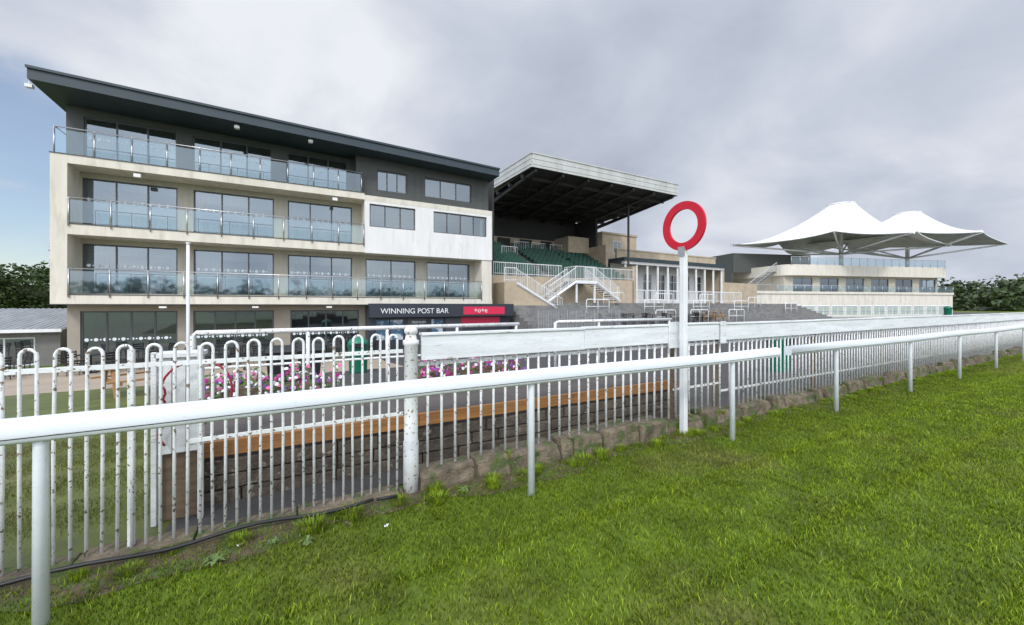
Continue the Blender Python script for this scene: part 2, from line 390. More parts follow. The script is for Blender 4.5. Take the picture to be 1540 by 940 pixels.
# stone kerb
tx=bpy.data.textures.new('stone_noise','CLOUDS'); tx.noise_scale=.09; tx.noise_depth=4
e=empty('stone_kerb')
b=MB(); x=1.0
while x<60:
    L=U(.16,.66); h=U(.13,.24); j=[U(-.04,.04) for _ in range(12)]
    x2=x+L-.01
    b.hexa([(x,3.43+j[0],-.1),(x2,3.43+j[1],-.1),(x2,3.74,-.1),(x,3.74,-.1),(x+abs(j[4])*.7,3.46+j[2],h+j[5]),(x2-abs(j[6])*.7,3.46+j[3],h+j[7]),(x2,3.74,h+j[8]*.6),(x,3.74,h+j[9]*.6)])
    x+=L
o=b.make('kerb_blocks','stone',e,bevel=.025)
ss=o.modifiers.new('sub','SUBSURF'); ss.subdivision_type='SIMPLE'; ss.levels=2; ss.render_levels=2
dm=o.modifiers.new('rough','DISPLACE'); dm.texture=tx; dm.strength=.05; dm.mid_level=.5; dm.texture_coords='GLOBAL'
b=MB(); b.box(1,60,3.485,3.73,-.1,.13); b.make('mortar','soil',e)
e2=empty('fence_kerb')
b=MB(); x=-5.2
while x<0.85:
    L=U(.4,.9); b.box(x,min(x+L-.01,.86),3.46+U(-.012,.012),3.66,-.05,.04+U(-.014,.014)); x+=L
o=b.make('kerb_stones','stone',e2,bevel=.012)
ss=o.modifiers.new('sub','SUBSURF'); ss.subdivision_type='SIMPLE'; ss.levels=3; ss.render_levels=3
dm=o.modifiers.new('rough','DISPLACE'); dm.texture=tx; dm.strength=.03; dm.mid_level=.5; dm.texture_coords='GLOBAL'

b=MB()
for i in range(200):
    x=U(-2.5,3.5); y=3.29+random.gauss(0,.07); r=U(.004,.014)
    b.tube([(x,y,0),(x+r*.2,y,r*.8),(x,y,r*1.4)],[r,r*1.1,r*.4],6)
b.make('loose_stones','stone',None,True)
b=MB()
for (x,y) in ((-.3,3.25),(.62,3.0)):
    for k in range(3):
        a=U(0,6); b.poly([(x,y,.035),(x+.02*math.cos(a),y+.02*math.sin(a),.045),(x+.025*math.cos(a+1),y+.025*math.sin(a+1),.04)])
b.make('paper_litter','white')

# ------------------------------------------------------------ winning post
e=empty('winning_post'); X,Y=4.376,3.38
b=MB(); b.box(X-.036,X+.036,Y-.036,Y+.036,-.05,2.38); b.make('post','white',e,bevel=.006)
b=MB(); n=72; zc=2.665; ro,ri,th=.312,.212,.016
for k in range(n):
    a0,a1=2*math.pi*k/n,2*math.pi*(k+1)/n
    c0,s0,c1,s1=math.cos(a0),math.sin(a0),math.cos(a1),math.sin(a1)
    P=lambda x,r,c,s:(X+x,Y+r*c,zc+r*s)
    b.poly([P(-th,ri,c0,s0),P(-th,ri,c1,s1),P(-th,ro,c1,s1),P(-th,ro,c0,s0)])
    b.poly([P(th,ro,c0,s0),P(th,ro,c1,s1),P(th,ri,c1,s1),P(th,ri,c0,s0)])
    b.poly([P(-th,ro,c0,s0),P(-th,ro,c1,s1),P(th,ro,c1,s1),P(th,ro,c0,s0)])
    b.poly([P(th,ri,c0,s0),P(th,ri,c1,s1),P(-th,ri,c1,s1),P(-th,ri,c0,s0)])
b.make('red_ring','red',e)
b=MB(); b.box(X-.046,X-.038,Y-.05,Y+.05,2.28,2.40); b.box(X-.05,X+.05,Y-.01,Y+.01,2.32,2.36)
b.make('bracket','steel',e)

# ------------------------------------------------------------ viewing platform
e=empty('viewing_platform')
b=MB(); b.box(-.72,5.2,4.18,6.25,-.6,.50); b.make('deck','platform',e)
b=MB()
for (a,c) in ((-.75,1.18),(1.184,3.2),(3.204,5.22)): b.box(a,c,4.13,4.177,.385+U(-.004,.004),.515+U(-.004,.004))
b.box(-.768,-.752,4.18,6.25,.385,.513); b.make('edge_board','timber',e,bevel=.004)
b=MB()
for row in range(3):
    x=-.73
    while x<5.2:
        L=U(.2,.5); z=row*.13-.03
        b.box(x,min(x+L-.012,5.2),4.135+U(-.012,.012),4.178,z,z+.118); x+=L
b.make('retaining_stones','stonedark',e,bevel=.01)
b=MB()
for yy in (4.2,4.75,5.3,5.85): b.box(-.80,-.725,yy,yy+.09,-.4,.384)
b.box(-.76,-.724,4.18,6.2,.0,.36)
b.make('side_boards','timberold',e)

e=empty('pipe_railing')
b=MB(); z=1.335
b.tube([(-.98,5.8,.45),(-.98,5.8,z-.04),(-.95,5.8,z),(3.35,5.8,z+.01)],.030,10)
for x in (.2,1.2,2.25,3.3): b.tube([(x,5.8,.48),(x,5.8,z)],.024,8)
b.tube([(4.1,5.8,.48),(4.1,5.8,z+.015),(4.15,5.8,z+.03),(7.1,5.8,z+.03)],.030,10)
b.tube([(7.05,5.8,-.3),(7.05,5.8,z+.02)],.024,8); b.tube([(5.1,5.8,.48),(5.1,5.8,z+.02)],.024,8)
b.tube([(-.98,5.8,.92),(3.3,5.8,.92)],.016,8)
b.make('pipes','iron',e,True)

e=empty('white_pole'); b=MB(); b.tube([(-1.06,6.0,-.3),(-1.06,6.0,1.4),(-1.06,6.0,2.38)],[.024,.018,.017],10); b.tube([(-1.06,6.0,2.38),(-1.06,6.0,2.40)],.022,10)
b.make('pole','white',e,True)

e=empty('hose_cabinet')
b=MB()
for k in range(3): b.box(-.875+k*.085,-.875+k*.085+.080,3.93,3.96,.52,1.25)
b.box(-.875,-.845,3.965,4.12,.52,1.25); b.box(-.65,-.62,3.965,4.12,.52,1.25); b.box(-.89,-.60,3.90,4.125,1.255,1.29)
b.box(-.91,-.878,3.90,3.94,.0,1.30); b.box(-.63,-.595,3.88,3.925,.0,1.34)
b.make('boards','wood_white',e,bevel=.003)
b=MB(); b.box(-.86,-.63,3.97,4.11,.0,.5); b.make('base','timberold',e)
e=empty('garden_hose')
b=MB(); pts=[]
for k in range(26):
    t=k/25; a=math.pi*(1.15-1.3*t)
    pts.append((-.62+.22*math.cos(a),3.86-.06*t,1.02+.21*math.sin(a)-.25*max(0,t-.75)))
b.tube(pts,.008,8)
pts=[(-.84+.02*math.sin(k*.9),3.88,1.05-.03*k) for k in range(16)]
b.tube(pts,.008,8); b.make('hose','hose',e,True)
e=empty('ground_cable')
b=MB(); pts=[]
for k in range(44):
    x=-5+k*.13; pts.append((x,3.405+.018*math.sin(k*.55),.062+.014*math.sin(k*.9)))
b.tube(pts,.0135,8)
pts=[(.62+.08*k,3.405-.004*k,.06-.004*k) for k in range(3)]
b.tube(pts,.0135,8)
b.make('cable','cable',e,True)

def trough(x0,x1,name='flower_trough'):
    e=empty(name); b=MB(); b.box(x0,x1,5.5,5.72,.5,.70); b.make('trough_box','timberold',e,bevel=.005)
    b=MB(); n=int((x1-x0)*620)
    for i in range(n):
        x=U(x0-.05,x1+.05); y=U(5.38,5.78); hh=.10+.12*math.sin((x-x0)*5.2)**2+.05*math.sin(x*13)
        z=U(.56,.72+hh); fl = R()<.36
        b.cur = random.choice([1,2,3,4,1,4,3]) if fl else 0
        s=U(.016,.03) if fl else U(.015,.035)
        nrm=Vector((U(-.6,.6),U(-1,-.1),U(-.1,.9))).normalized(); a=nrm.cross(Vector((0,0,1))).normalized(); c=nrm.cross(a)
        k=6 if fl else 4; P=Vector((x,y-(.03 if fl else 0),z)); ph=R()*6
        b.poly([P+a*s*math.cos(ph+6.283*j/k)*(1 if fl or j%2 else .5)+c*s*math.sin(ph+6.283*j/k)*(1 if fl or j%2 else .5)+nrm*.004*(j%2) for j in range(k)])
    b.make('petunias',['leaf','petal1','petal2','petal3','petal4'],e)
trough(-.85,.50); trough(1.55,3.2)

# ------------------------------------------------------------ windows
def window(fr,gl,x0,x1,y,z0,z1,nx,t=.06,transom=None,dp=.07):
    fr.box(x0,x1,y,y+dp,z0,z0+t); fr.box(x0,x1,y,y+dp,z1-t,z1)
    for i in range(nx+1):
        xc=x0+(x1-x0)*i/nx; a=xc-t/2; c=xc+t/2
        if i==0:a,c=x0,x0+t
        if i==nx:a,c=x1-t,x1
        fr.box(a,c,y+.002,y+dp-.002,z0+t,z1-t)
    if transom: fr.box(x0+t,x1-t,y+.006,y+dp-.006,transom-t/2,transom+t/2)
    for i in range(nx):
        a=x0+(x1-x0)*i/nx+t*.3; c=x0+(x1-x0)*(i+1)/nx-t*.3; k=U(-.009,.009); k2=U(-.009,.009)
        gl.poly([(a,y+dp*.5+k,z0+t*.5),(c,y+dp*.5-k,z0+t*.5),(c,y+dp*.5-k+k2,z1-t*.5),(a,y+dp*.5+k+k2,z1-t*.5)])
def wallrow(b,x0,x1,y0,y1,z0,z1,ops,oz0,oz1):
    ops=sorted(ops); c=x0
    if oz0>z0: b.box(x0,x1,y0,y1,z0,oz0)
    if z1>oz1: b.box(x0,x1,y0,y1,oz1,z1)
    for (a,d) in ops:
        b.box(c,a,y0,y1,oz0,oz1); c=d
    b.box(c,x1,y0,y1,oz0,oz1)
def dots(b,x0,x1,y,z):
    n=int((x1-x0)/.30)
    for i in range(n):
        xc=x0+.18+i*.30
        b.poly([(xc+.075*math.cos(6.283*k/10),y,z+.075*math.sin(6.283*k/10)) for k in range(10)])
        b.poly([(xc+.15+.035*math.cos(6.283*k/8),y,z+.035*math.sin(6.283*k/8)) for k in range(8)])

# ------------------------------------------------------------ hospitality building
e=empty('hospitality_building')
cr=MB(); lo=MB(); dk=MB(); fr=MB(); gl=MB(); dt=MB(); inn=MB(); bl=MB(); st=MB(); bg=MB(); rc=MB()
W1=[(-8.0,-4.73),(-4.12,-.76),(-.12,3.1),(3.84,6.78),(7.49,10.4)]
W2=W1[:3]
cr.box(-8.55,-8.05,23.3,24.5,1.705,7.90)
cr.box(-8.05,11.46,23.302,24.5,1.705,2.12)
cr.box(-8.05,11.46,23.304,24.5,4.62,5.06)
cr.box(-8.05,3.6,23.302,24.5,7.55,7.90)
cr.box(3.6,11.46,23.29,24.5,7.50,7.80)
cr.box(10.75,11.46,23.35,24.5,2.12,4.62)
cr.box(3.6,3.85,23.56,24.5,5.06,7.50)
wr=MB(); wallrow(wr,3.6,11.46,23.296,23.55,4.60,7.52,[(3.86,6.44),(7.54,11.08)],6.08,7.36)
wr.make('white_upper_box','whiterender',e)
for a,c,n in ((3.86,6.44,3),(7.54,11.08,4)): window(fr,gl,a,c,23.40,6.08,7.36,n)
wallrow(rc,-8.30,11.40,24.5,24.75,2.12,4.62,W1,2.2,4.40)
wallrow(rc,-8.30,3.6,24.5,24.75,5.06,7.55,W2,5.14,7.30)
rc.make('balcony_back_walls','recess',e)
for a,c in W1:
    window(fr,gl,a,c,24.58,2.2,4.40,3 if c-a>3.1 else 2); dots(dt,a,c-.1,24.60,3.45)
for a,c in W2:
    window(fr,gl,a,c,24.58,5.14,7.30,3 if c-a>3.1 else 2); dots(dt,a,c-.1,24.60,6.38)
cr.box(-8.52,-8.30,24.76,36,1.7,7.9); cr.box(11.24,11.44,24.76,36,1.7,7.5)
cr.box(-8.3,11.24,35.8,36,-1.2,7.5)
cp=MB(); cp.box(-8.57,3.62,23.27,23.4,7.903,7.935); cp.box(-8.05,3.6,23.285,23.3,5.04,5.075); cp.box(-8.05,10.75,23.285,23.3,2.10,2.135); cp.box(-8.56,11.47,23.28,23.3,1.70,1.73)
cp.make('copings','frame',e)
for z in (1.9,4.8,7.55): inn.box(-8.29,11.23,24.76,35.79,z,z+.2)
inn.box(-8.29,11.23,30.0,30.1,2.1,4.8); inn.box(-8.29,11.23,30.0,30.1,5.0,7.55); inn.box(-8.2,11.1,29.0,29.1,7.9,9.7); inn.box(-8.29,11.23,30,30.1,-1.1,1.9)
for k,(a,c) in enumerate(W1):
    bl.box(a+.05,c-.05,24.82,24.85,3.95,4.38); bl.box(a+.05,a+.30,24.86,24.9,2.2,4.38); bl.box(c-.3,c-.05,24.86,24.9,2.2,4.38)
    if k in (1,3): bl.box(a+.31,a+1.0,24.86,24.9,2.2,4.38)
for k,(a,c) in enumerate(W2):
    bl.box(a+.05,c-.05,24.82,24.85,6.95-.2*k,7.28); bl.box(a+.05,a+.3,24.86,24.9,5.2,7.28)
for zz in (2.1,5.0,7.9):
    for i in range(9):
        x=-7.6+i*2.0
        if zz>4 and x>3: continue
        st.box(x,x+1.3,25.6,26.5,zz+.72,zz+.76); st.box(x+.6,x+.7,26,26.1,zz,zz+.72)
        for q in (0,.5,1.0): st.box(x+q,x+q+.36,25.2,25.24,zz+.45,zz+.95); st.box(x+q,x+q+.36,25.24,25.55,zz+.43,zz+.47)
st.make('interior_furniture','blind',e)
def rz(x): return 10.30-(x+8.75)*0.0272
def sloped(bm,x0,x1,y0,y1,z0): bm.box(x0,x1,y0,y1,z0,rz(x0)+.1,rz(x1)+.1)
T1=[(-7.95,-4.75),(-4.15,-.85),(-.15,2.85)]
c0=-8.28
for a,c in T1:
    sloped(dk,c0,a,24.5,24.72,7.9); sloped(dk,a,c,24.5,24.72,10.0-(a+8)*.015); dk.box(a,c,24.5,24.72,7.9,8.0)
    window(fr,gl,a,c,24.56,8.0,10.0-(a+8)*.015,3); dots(dt,a,c-.1,24.58,9.1); c0=c
sloped(dk,2.85,3.2,24.5,24.72,7.9)
dk.box(3.2,3.42,23.9,24.5,7.9,rz(3.2)+.1,rz(3.42)+.1)
dk.box(3.2,11.36,23.66,23.9,7.80,8.10)
wins=[(4.33,6.04),(7.1,10.15)]
c0=3.2
for a,c in wins:
    sloped(dk,c0,a,23.66,23.9,8.1)
    dk.box(a,c,23.66,23.9,8.1,8.25); sloped(dk,a,c,23.66,23.9,9.42); window(fr,gl,a,c,23.74,8.25,9.42,3); c0=c
sloped(dk,c0,11.36,23.66,23.9,8.1)
for x in (3.8,6.5,6.9,10.5,11.0): dk.box(x-.012,x+.012,23.645,23.659,8.0,9.7)
sloped(dk,-8.5,-8.28,24.5,35.9,7.9); dk.box(11.1,11.36,23.9,35.9,7.8,rz(11.2)+.05)
dk.box(-8.28,11.1,35.7,35.9,7.6,9.7)
rf=MB()
x0,x1=-8.85,11.55
rf.hexa([(x0,22.45,10.40),(x1,22.45,9.85),(x1,36.5,9.75),(x0,36.5,10.3),(x0,22.45,10.86),(x1,22.45,10.31),(x1,36.5,9.95),(x0,36.5,10.45)])
rf.box(x0-.03,x1+.03,22.38,22.449,10.80,10.90,10.35,10.25)
rf.make('roof','roofdark',e)
lt=MB()
for x,z in ((-8.9,10.1),(-2.2,9.95),(.9,9.9),):
    lt.box(x-.10,x+.10,22.66,22.85,z+.06,z+.19); lt.box(x-.015,x+.015,22.72,22.75,z+.19,z+.3)
for x,z in ((-5.9,7.42),(2.1,7.42),): lt.box(x-.12,x+.12,23.35,23.55,z-.1,z+.05)
for x in (-5,-1.5,1.8): lt.box(x-.13,x+.13,23.2,23.3,1.55,1.63)
lt.make('floodlights','stucco',e)
G=[(-8.0,-4.69),(-4.1,-.75),(0,3.45)]
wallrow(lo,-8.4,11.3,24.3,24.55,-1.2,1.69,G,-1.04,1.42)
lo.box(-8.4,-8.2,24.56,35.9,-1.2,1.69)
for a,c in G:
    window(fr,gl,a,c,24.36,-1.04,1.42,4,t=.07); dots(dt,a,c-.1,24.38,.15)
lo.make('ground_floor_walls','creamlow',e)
cr.make('frame_walls','cream',e); dk.make('upper_walls','darkclad',e)
fr.make('window_frames','frame',e); gl.make('windows','glass',e); dt.make('manifestation_dots','dots',e)
inn.make('floors_and_inner_walls','interior',e); bl.make('blinds','blind',e)
def balus(x0,x1,y,z,seg=1.25,h=1.08):
    hr=bar
    hr.tube([(x0,y,z+h),(x1,y,z+h)],.025,8)
    n=max(1,round((x1-x0)/seg))
    for i in range(n+1):
        x=x0+(x1-x0)*i/n; hr.box(x-.02,x+.02,y-.02,y+.02,z-.12,z+h)
        if i<n:
            X=x0+(x1-x0)*(i+1)/n; k=U(-.008,.008)
            bg.poly([(x+.05,y+k,z+.06),(X-.05,y-k,z+.06),(X-.05,y-k,z+h-.1),(x+.05,y+k,z+h-.1)])
bar=MB()
balus(-8.0,3.55,23.26,5.06); balus(-8.0,10.7,23.26,2.12)
balus(-8.45,3.45,23.36,7.90,h=1.12)
bar.tube([(-8.45,23.36,9.02),(-8.45,24.4,9.02)],.025,8); bar.tube([(3.45,23.36,9.02),(3.45,24,9.02)],.025,8)
bar.make('balustrade_rails','steel',e,True); bg.make('balustrade_glass','bglass',e)

e=empty('bar_kiosk')
b=MB(); b.box(3.78,12.8,22.8,24.28,1.0,1.78); b.box(3.78,12.8,23.3,24.28,-1.2,1.0); b.make('fascia_and_walls','signdark',e,bevel=.01)
b=MB(); b.box(9.26,12.1,22.77,22.798,1.12,1.60); b.box(9.3,12.0,23.26,23.298,.35,.95); b.make('red_panels','magenta',e)
text('bar_sign','WINNING POST BAR',.42,(4.35,22.78,1.22),'white',e)
text('tote_sign','+o+e',.42,(9.95,22.755,1.24),'white',e)
text('menu_text','PREMIUM',.2,(6.2,23.25,.62),'white',e)
b=MB()
for x in (4.2,5.0,7.4): b.box(x,x+.7,23.26,23.298,-.3,.85)
b.make('posters','poster',e)
b=MB()
for x in (6.0,8.3): b.box(x,x+1.1,23.27,23.299,-1.1,.9)
b.make('doorways','frame',e)

# ------------------------------------------------------------ grandstand
e=empty('grandstand')
b=MB(); X0,X1=14.95,30.2
b.hexa([(X0,24,12.1),(X1,24,12.1),(X1,35,12.4),(X0,35,12.4),(X0,24,12.36),(X1,24,12.36),(X1,35,12.6),(X0,35,12.6)])
b.make('roof_deck','corr',e)
b=MB()
for k in range(5):
    z=11.48+k*.19
    b.box(X0-.02,X1+.02,23.9-.02*(k%2),23.99,z,z+.175)
    b.box(X0-.1-.02*(k%2),X0-.01,23.99,35,z,z+.175,None)
    b.box(X1+.01,X1+.1+.02*(k%2),23.99,35,z,z+.175)
b.box(X0-.12,X1+.12,23.84,23.9,12.42,12.5); b.box(X0-.14,X0-.05,23.9,35,12.42,12.5)
b.make('roof_fascia','corr',e)
b=MB(); b.hexa([(X0,24,11.5),(X1,24,11.5),(X1,35,10.8),(X0,35,10.8),(X0,24,11.55),(X1,24,11.55),(X1,35,10.85),(X0,35,10.85)]); b.make('soffit','soffit',e)
b=MB()
for i in range(7):
    x=X0+.4+i*(X1-X0-.8)/6
    b.hexa([(x-.08,24.1,11.25),(x+.08,24.1,11.25),(x+.08,34.8,10.1),(x-.08,34.8,10.1),(x-.08,24.1,11.45),(x+.08,24.1,11.45),(x+.08,34.8,10.45),(x-.08,34.8,10.45)])
    if i<6:
        xn=X0+.4+(i+1)*(X1-X0-.8)/6
        b.tube([(x,24.5,11.2),(xn,29.5,10.9)],.05,6); b.tube([(x,34.5,10.3),(xn,29.5,10.9)],.05,6)
for y in (25.5,27.5,29.5,31.5,33.5):
    z=11.5-(y-24)*.0636; b.box(X0,X1,y-.06,y+.06,z-.28,z-.02)
b.tube([(27.3,27.0,2.0),(27.3,27.0,11.1)],.10,8)
b.make('roof_steelwork','darksteel',e)
b=MB(); s=MB(); ns=13
for i in range(ns):
    y=26.4+i*.58; z=3.75+i*.27
    b.box(13.0,26.8,y,34.4 if i==ns-1 else y+.58,1.0,z)
    x=13.2
    while x<26.5:
        if not(17.3<x<18.3 or 22.2<x<23.2) and R()<.97:
            s.box(x,x+.42,y+.12,y+.48,z+.32,z+.38); s.box(x,x+.42,y+.46,y+.52,z+.36,z+.78)
        x+=.5
b.make('stepped_deck','concrete',e); s.make('seats','seat',e,bevel=.015)
b=MB(); b.box(12.8,26.9,26.0,26.3,-1,3.9); b.box(26.82,27.12,26.0,34.6,-1,5.2); b.box(26.82,27.12,29.5,34.6,5.2,7.6)
b.box(13,27,34.45,34.7,2,8.4); b.box(24.2,26.8,32.0,34.4,7.0,8.6)
b.make('stone_walls','stonewall',e)
b=MB(); b.box(13,27,34.4,34.44,8.4,10.9); b.box(12.9,13.1,26.3,34.7,1,11.0); b.box(26.85,27.1,31,34.6,7.6,10.5)
for x in (15,17.5,20,22.5): b.box(x,x+1.4,34.36,34.44,7.2,8.3)
b.make('dark_upper_wall','soffit',e)
w=MB()
def picket_rail(w,p0,p1,h,sp=.16,r=.02):
    p0=Vector(p0); p1=Vector(p1); up=Vector((0,0,h)); n=max(1,int((p1-p0).length/sp))
    w.tube([p0+up,p1+up],r*1.6,6); w.tube([p0+up*.15,p1+up*.15],r,6)
    for i in range(n+1):
        q=p0.lerp(p1,i/n); w.tube([q,q+up],r*.65 if i%6 else r*1.4,5)
picket_rail(w,(12.9,26.0,3.9),(19.0,26.0,3.9),.95); picket_rail(w,(21.4,26.0,3.9),(26.9,26.0,3.9),.95)
for (x,y,z) in ((16.2,31,5.9),(18.6,33,6.8),(20.5,33,6.8),(22.7,33,6.8),(14,33,6.8)):
    picket_rail(w,(x,y,z),(x+1.6,y,z),1.0,.2)
w.make('white_railings','white',e)
e=empty('external_staircase')
b=MB(); w=MB()
b.box(19.2,21.2,24.4,26.0,3.42,3.6)
picket_rail(w,(19.2,24.42,3.6),(21.2,24.42,3.6),1.1,.14); picket_rail(w,(19.2,25.9,3.6),(19.2,24.5,3.6),1.1,.2)
for sgn,xt in ((-1,19.2),(1,21.2)):
    for i in range(9):
        x=xt+sgn*(i*.28); z=3.6-(i+1)*.165
        b.box(x,x+sgn*.28,24.45,25.5,z-.05,z)
    picket_rail(w,(xt,24.42,3.6),(xt+sgn*2.5,24.42,2.1),1.0,.14); picket_rail(w,(xt,25.55,3.6),(xt+sgn*2.5,25.55,2.1),1.0,.2)
    w.tube([(xt,24.4,3.5),(xt+sgn*2.55,24.4,1.98)],.11,4)
for x in (19.3,21.1): w.box(x-.06,x+.06,24.44,24.56,1.9,3.42)
w.box(19.2,21.2,24.36,24.40,3.38,3.62)
b.make('treads','concrete',e); w.make('stair_railings','white',e)
e=empty('side_staircase')
b=MB(); w=MB()
for i in range(12):
    x=14.2+i*.3; z=3.3-(i+1)*.17; b.box(x,x+.3,24.3,25.7,1.2,z)
picket_rail(w,(13.9,24.28,3.2),(17.8,24.28,1.2),1.0,.16); picket_rail(w,(12.9,24.28,3.3),(13.9,24.28,3.3),1.0,.16)
w.tube([(13.9,24.26,3.2),(17.8,24.26,1.2)],.09,4)
b.box(12.9,14.2,24.3,26,-.8,3.3); b.make('treads','stonewall',e); w.make('stair_railings','white',e)

e=empty('concrete_terracing')
b=MB()
for i in range(14):
    y=18.2+i*.5; z=-.72+i*.2
    b.box(13.2,52,y,(y+.5 if i<13 else 30.5),-1.3,z)
b.make('steps','concrete',e,bevel=.012)
b=MB()
for i in range(14):
    y=18.2+i*.5; z=-.72+i*.2
    b.box(13.2,52,y-.002,y+.03,z+.002,z+.004)
b.make('nosings','nosing',e)
def barrier(x,y,z,L=2.2,h=1.05,name='crowd_barrier'):
    e=empty(name); b=MB()
    b.tube([(x,y,z),(x,y,z+h-.1),(x+.1,y,z+h),(x+L-.1,y,z+h),(x+L,y,z+h-.1),(x+L,y,z)],.035,7)
    b.tube([(x,y,z+h*.5),(x+L,y,z+h*.5)],.022,6); b.tube([(x+L/2,y,z),(x+L/2,y,z+h)],.022,6)
    b.make('barrier_frame','white',e,True)
for i,(x,k) in enumerate([(19,9),(22,12),(25,9),(28,12),(31,9),(34,12),(24,5),(28,5),(33,5),(37,9),(41,11),(45,8)]):
    barrier(x,18.45+k*.5,-.72+k*.2)
e=empty('metal_crowd_fence'); w=MB()
picket_rail(w,(12.9,20,-.1),(19.5,20,-.1),1.5,.12,.018); w.make('fence_bars','steel',e)
e=empty('terrace_railing'); w=MB()
picket_rail(w,(27.5,26.5,2.0),(44,26.5,2.0),1.1,.25,.025); w.make('railing','white',e)

# ------------------------------------------------------------ colonnade building
e=empty('colonnade_building')
b=MB(); b.box(27.8,43.6,28.0,38,6.0,6.32); b.make('flat_roof','roofdark',e)
b=MB(); b.box(28.0,43.4,29.2,29.5,6.32,7.15); b.box(27.9,43.5,29.15,29.55,7.15,7.28)
b.box(29.5,34.6,33,38,6.32,9.5); b.box(34.6,39,34.5,38,6.32,8.0); b.box(29.4,34.7,32.9,38.1,9.5,9.7)
b.box(45,55,31,31.4,-1,4.6); b.box(43.4,43.7,28.3,38,1.8,6.0); b.box(28,28.3,30.5,38,1.8,6)
b.make('stone_parapet_and_upper_storey','stonewall',e)
b=MB(); ops=[(28.8+i*2.1,28.8+i*2.1+1.3) for i in range(7)]
wallrow(b,28,43.4,30.5,30.7,1.9,6.0,ops,2.3,5.1)
for i in range(11):
    x=28.3+i*1.5; b.tube([(x,28.4,1.95),(x,28.4,2.2),(x,28.4,5.7),(x,28.4,6.0)],[.17,.12,.11,.17],10)
b.box(28,43.5,28.2,28.6,5.72,5.99); b.make('white_columns_and_wall','whiterender',e)
fr=MB(); gl=MB()
for a,c in ops: window(fr,gl,a,c,30.55,2.3,5.1,2,transom=4.3)
window(fr,gl,31,32.2,32.96,7.4,8.8,2)
fr.make('window_frames','frame_w',e); gl.make('windows','glass',e)
b=MB(); b.box(28.2,43,31.5,31.6,1.9,6); b.make('interior','soffit',e)

# ------------------------------------------------------------ canopy stand
e=empty('canopy_stand',(65.4,32.3,0),math.radians(-17.5))
b=MB(); b.box(-8,29.3,-2,14,-.6,3.4); b.box(-8,29.3,-2.15,-2,3.4,3.75); b.make('lower_wall','cream',e)
b=MB(); ops=[(2+i*5.0,5.6+i*5.0) for i in range(6)]
wallrow(b,0.3,31,1,1.3,3.4,6.3,ops,3.6,6.0)
b.box(29.3,31,1.0,14,-.6,3.39)
b.box(.3,.6,1.3,14,3.4,6.3); b.make('upper_wall','recess',e)
b=MB()
n=8; P=[(0.0,14)]+[(1.6-1.6*math.cos(math.pi/2*k/n), 1.6-1.6*math.sin(math.pi/2*k/n)) for k in range(n+1)]+[(31.2,0),(31.2,14)]
bot=[(p[0],p[1],6.3) for p in P]; top=[(p[0],p[1],7.95) for p in P]
for k in range(len(P)-1): b.poly([bot[k],bot[k+1],top[k+1],top[k]])
b.poly(list(reversed(bot))); b.poly([(p[0],p[1],7.2) for p in P]); b.make('parapet','cream',e)
fr=MB(); gl=MB(); bar=MB(); bg=MB()
for a,c in ops: window(fr,gl,a,c,1.1,3.6,6.0,2)
fr.make('window_frames','frame',e); gl.make('windows','glass',e)
b=MB(); b.box(.7,30.9,3,3.1,3.4,6.29); b.box(-3.5,12,7,7.2,7.2,10.4); b.box(-3.5,12,7.201,13.8,10.1,10.4); b.box(-3.6,-3.4,7.2,13.8,3.4,10.1)
for x in (16,20,24,28): b.box(x,x+2.4,9,9.2,7.2,8.6)
b.make('dark_upper_pavilion','darkclad',e)
b=MB(); b.box(-12,-8.05,1,3,-.6,4.6); b.box(-20,-12,6,7,0,5.2); b.make('side_walls','stonewall',e)
balus(.6,31,.0,7.95,seg=1.6,h=1.15); balus(-4,29.2,-2.1,3.75,seg=1.6,h=.9)
w=MB()
for i in range(16):
    b2=i*.36; w.box(-b2-.36,-b2,2,3.6,7.2-(i+1)*.24-.1,7.2-(i+1)*.24)
w.make('stair_treads','concrete',e)
w=MB(); picket_rail(w,(0,1.95,7.3),(-5.8,1.95,3.5),1.1,.3,.03); picket_rail(w,(-8,-1.9,3.7),(-4.2,-1.9,3.7),1.0,.3,.03)
picket_rail(w,(-12,-1.5,0.8),(-8.2,-1.5,3.6),1.0,.3,.03); w.make('stair_railings','steel',e)
bar.make('balustrade_rails','steel',e,True); bg.make('balustrade_glass','bglass',e)
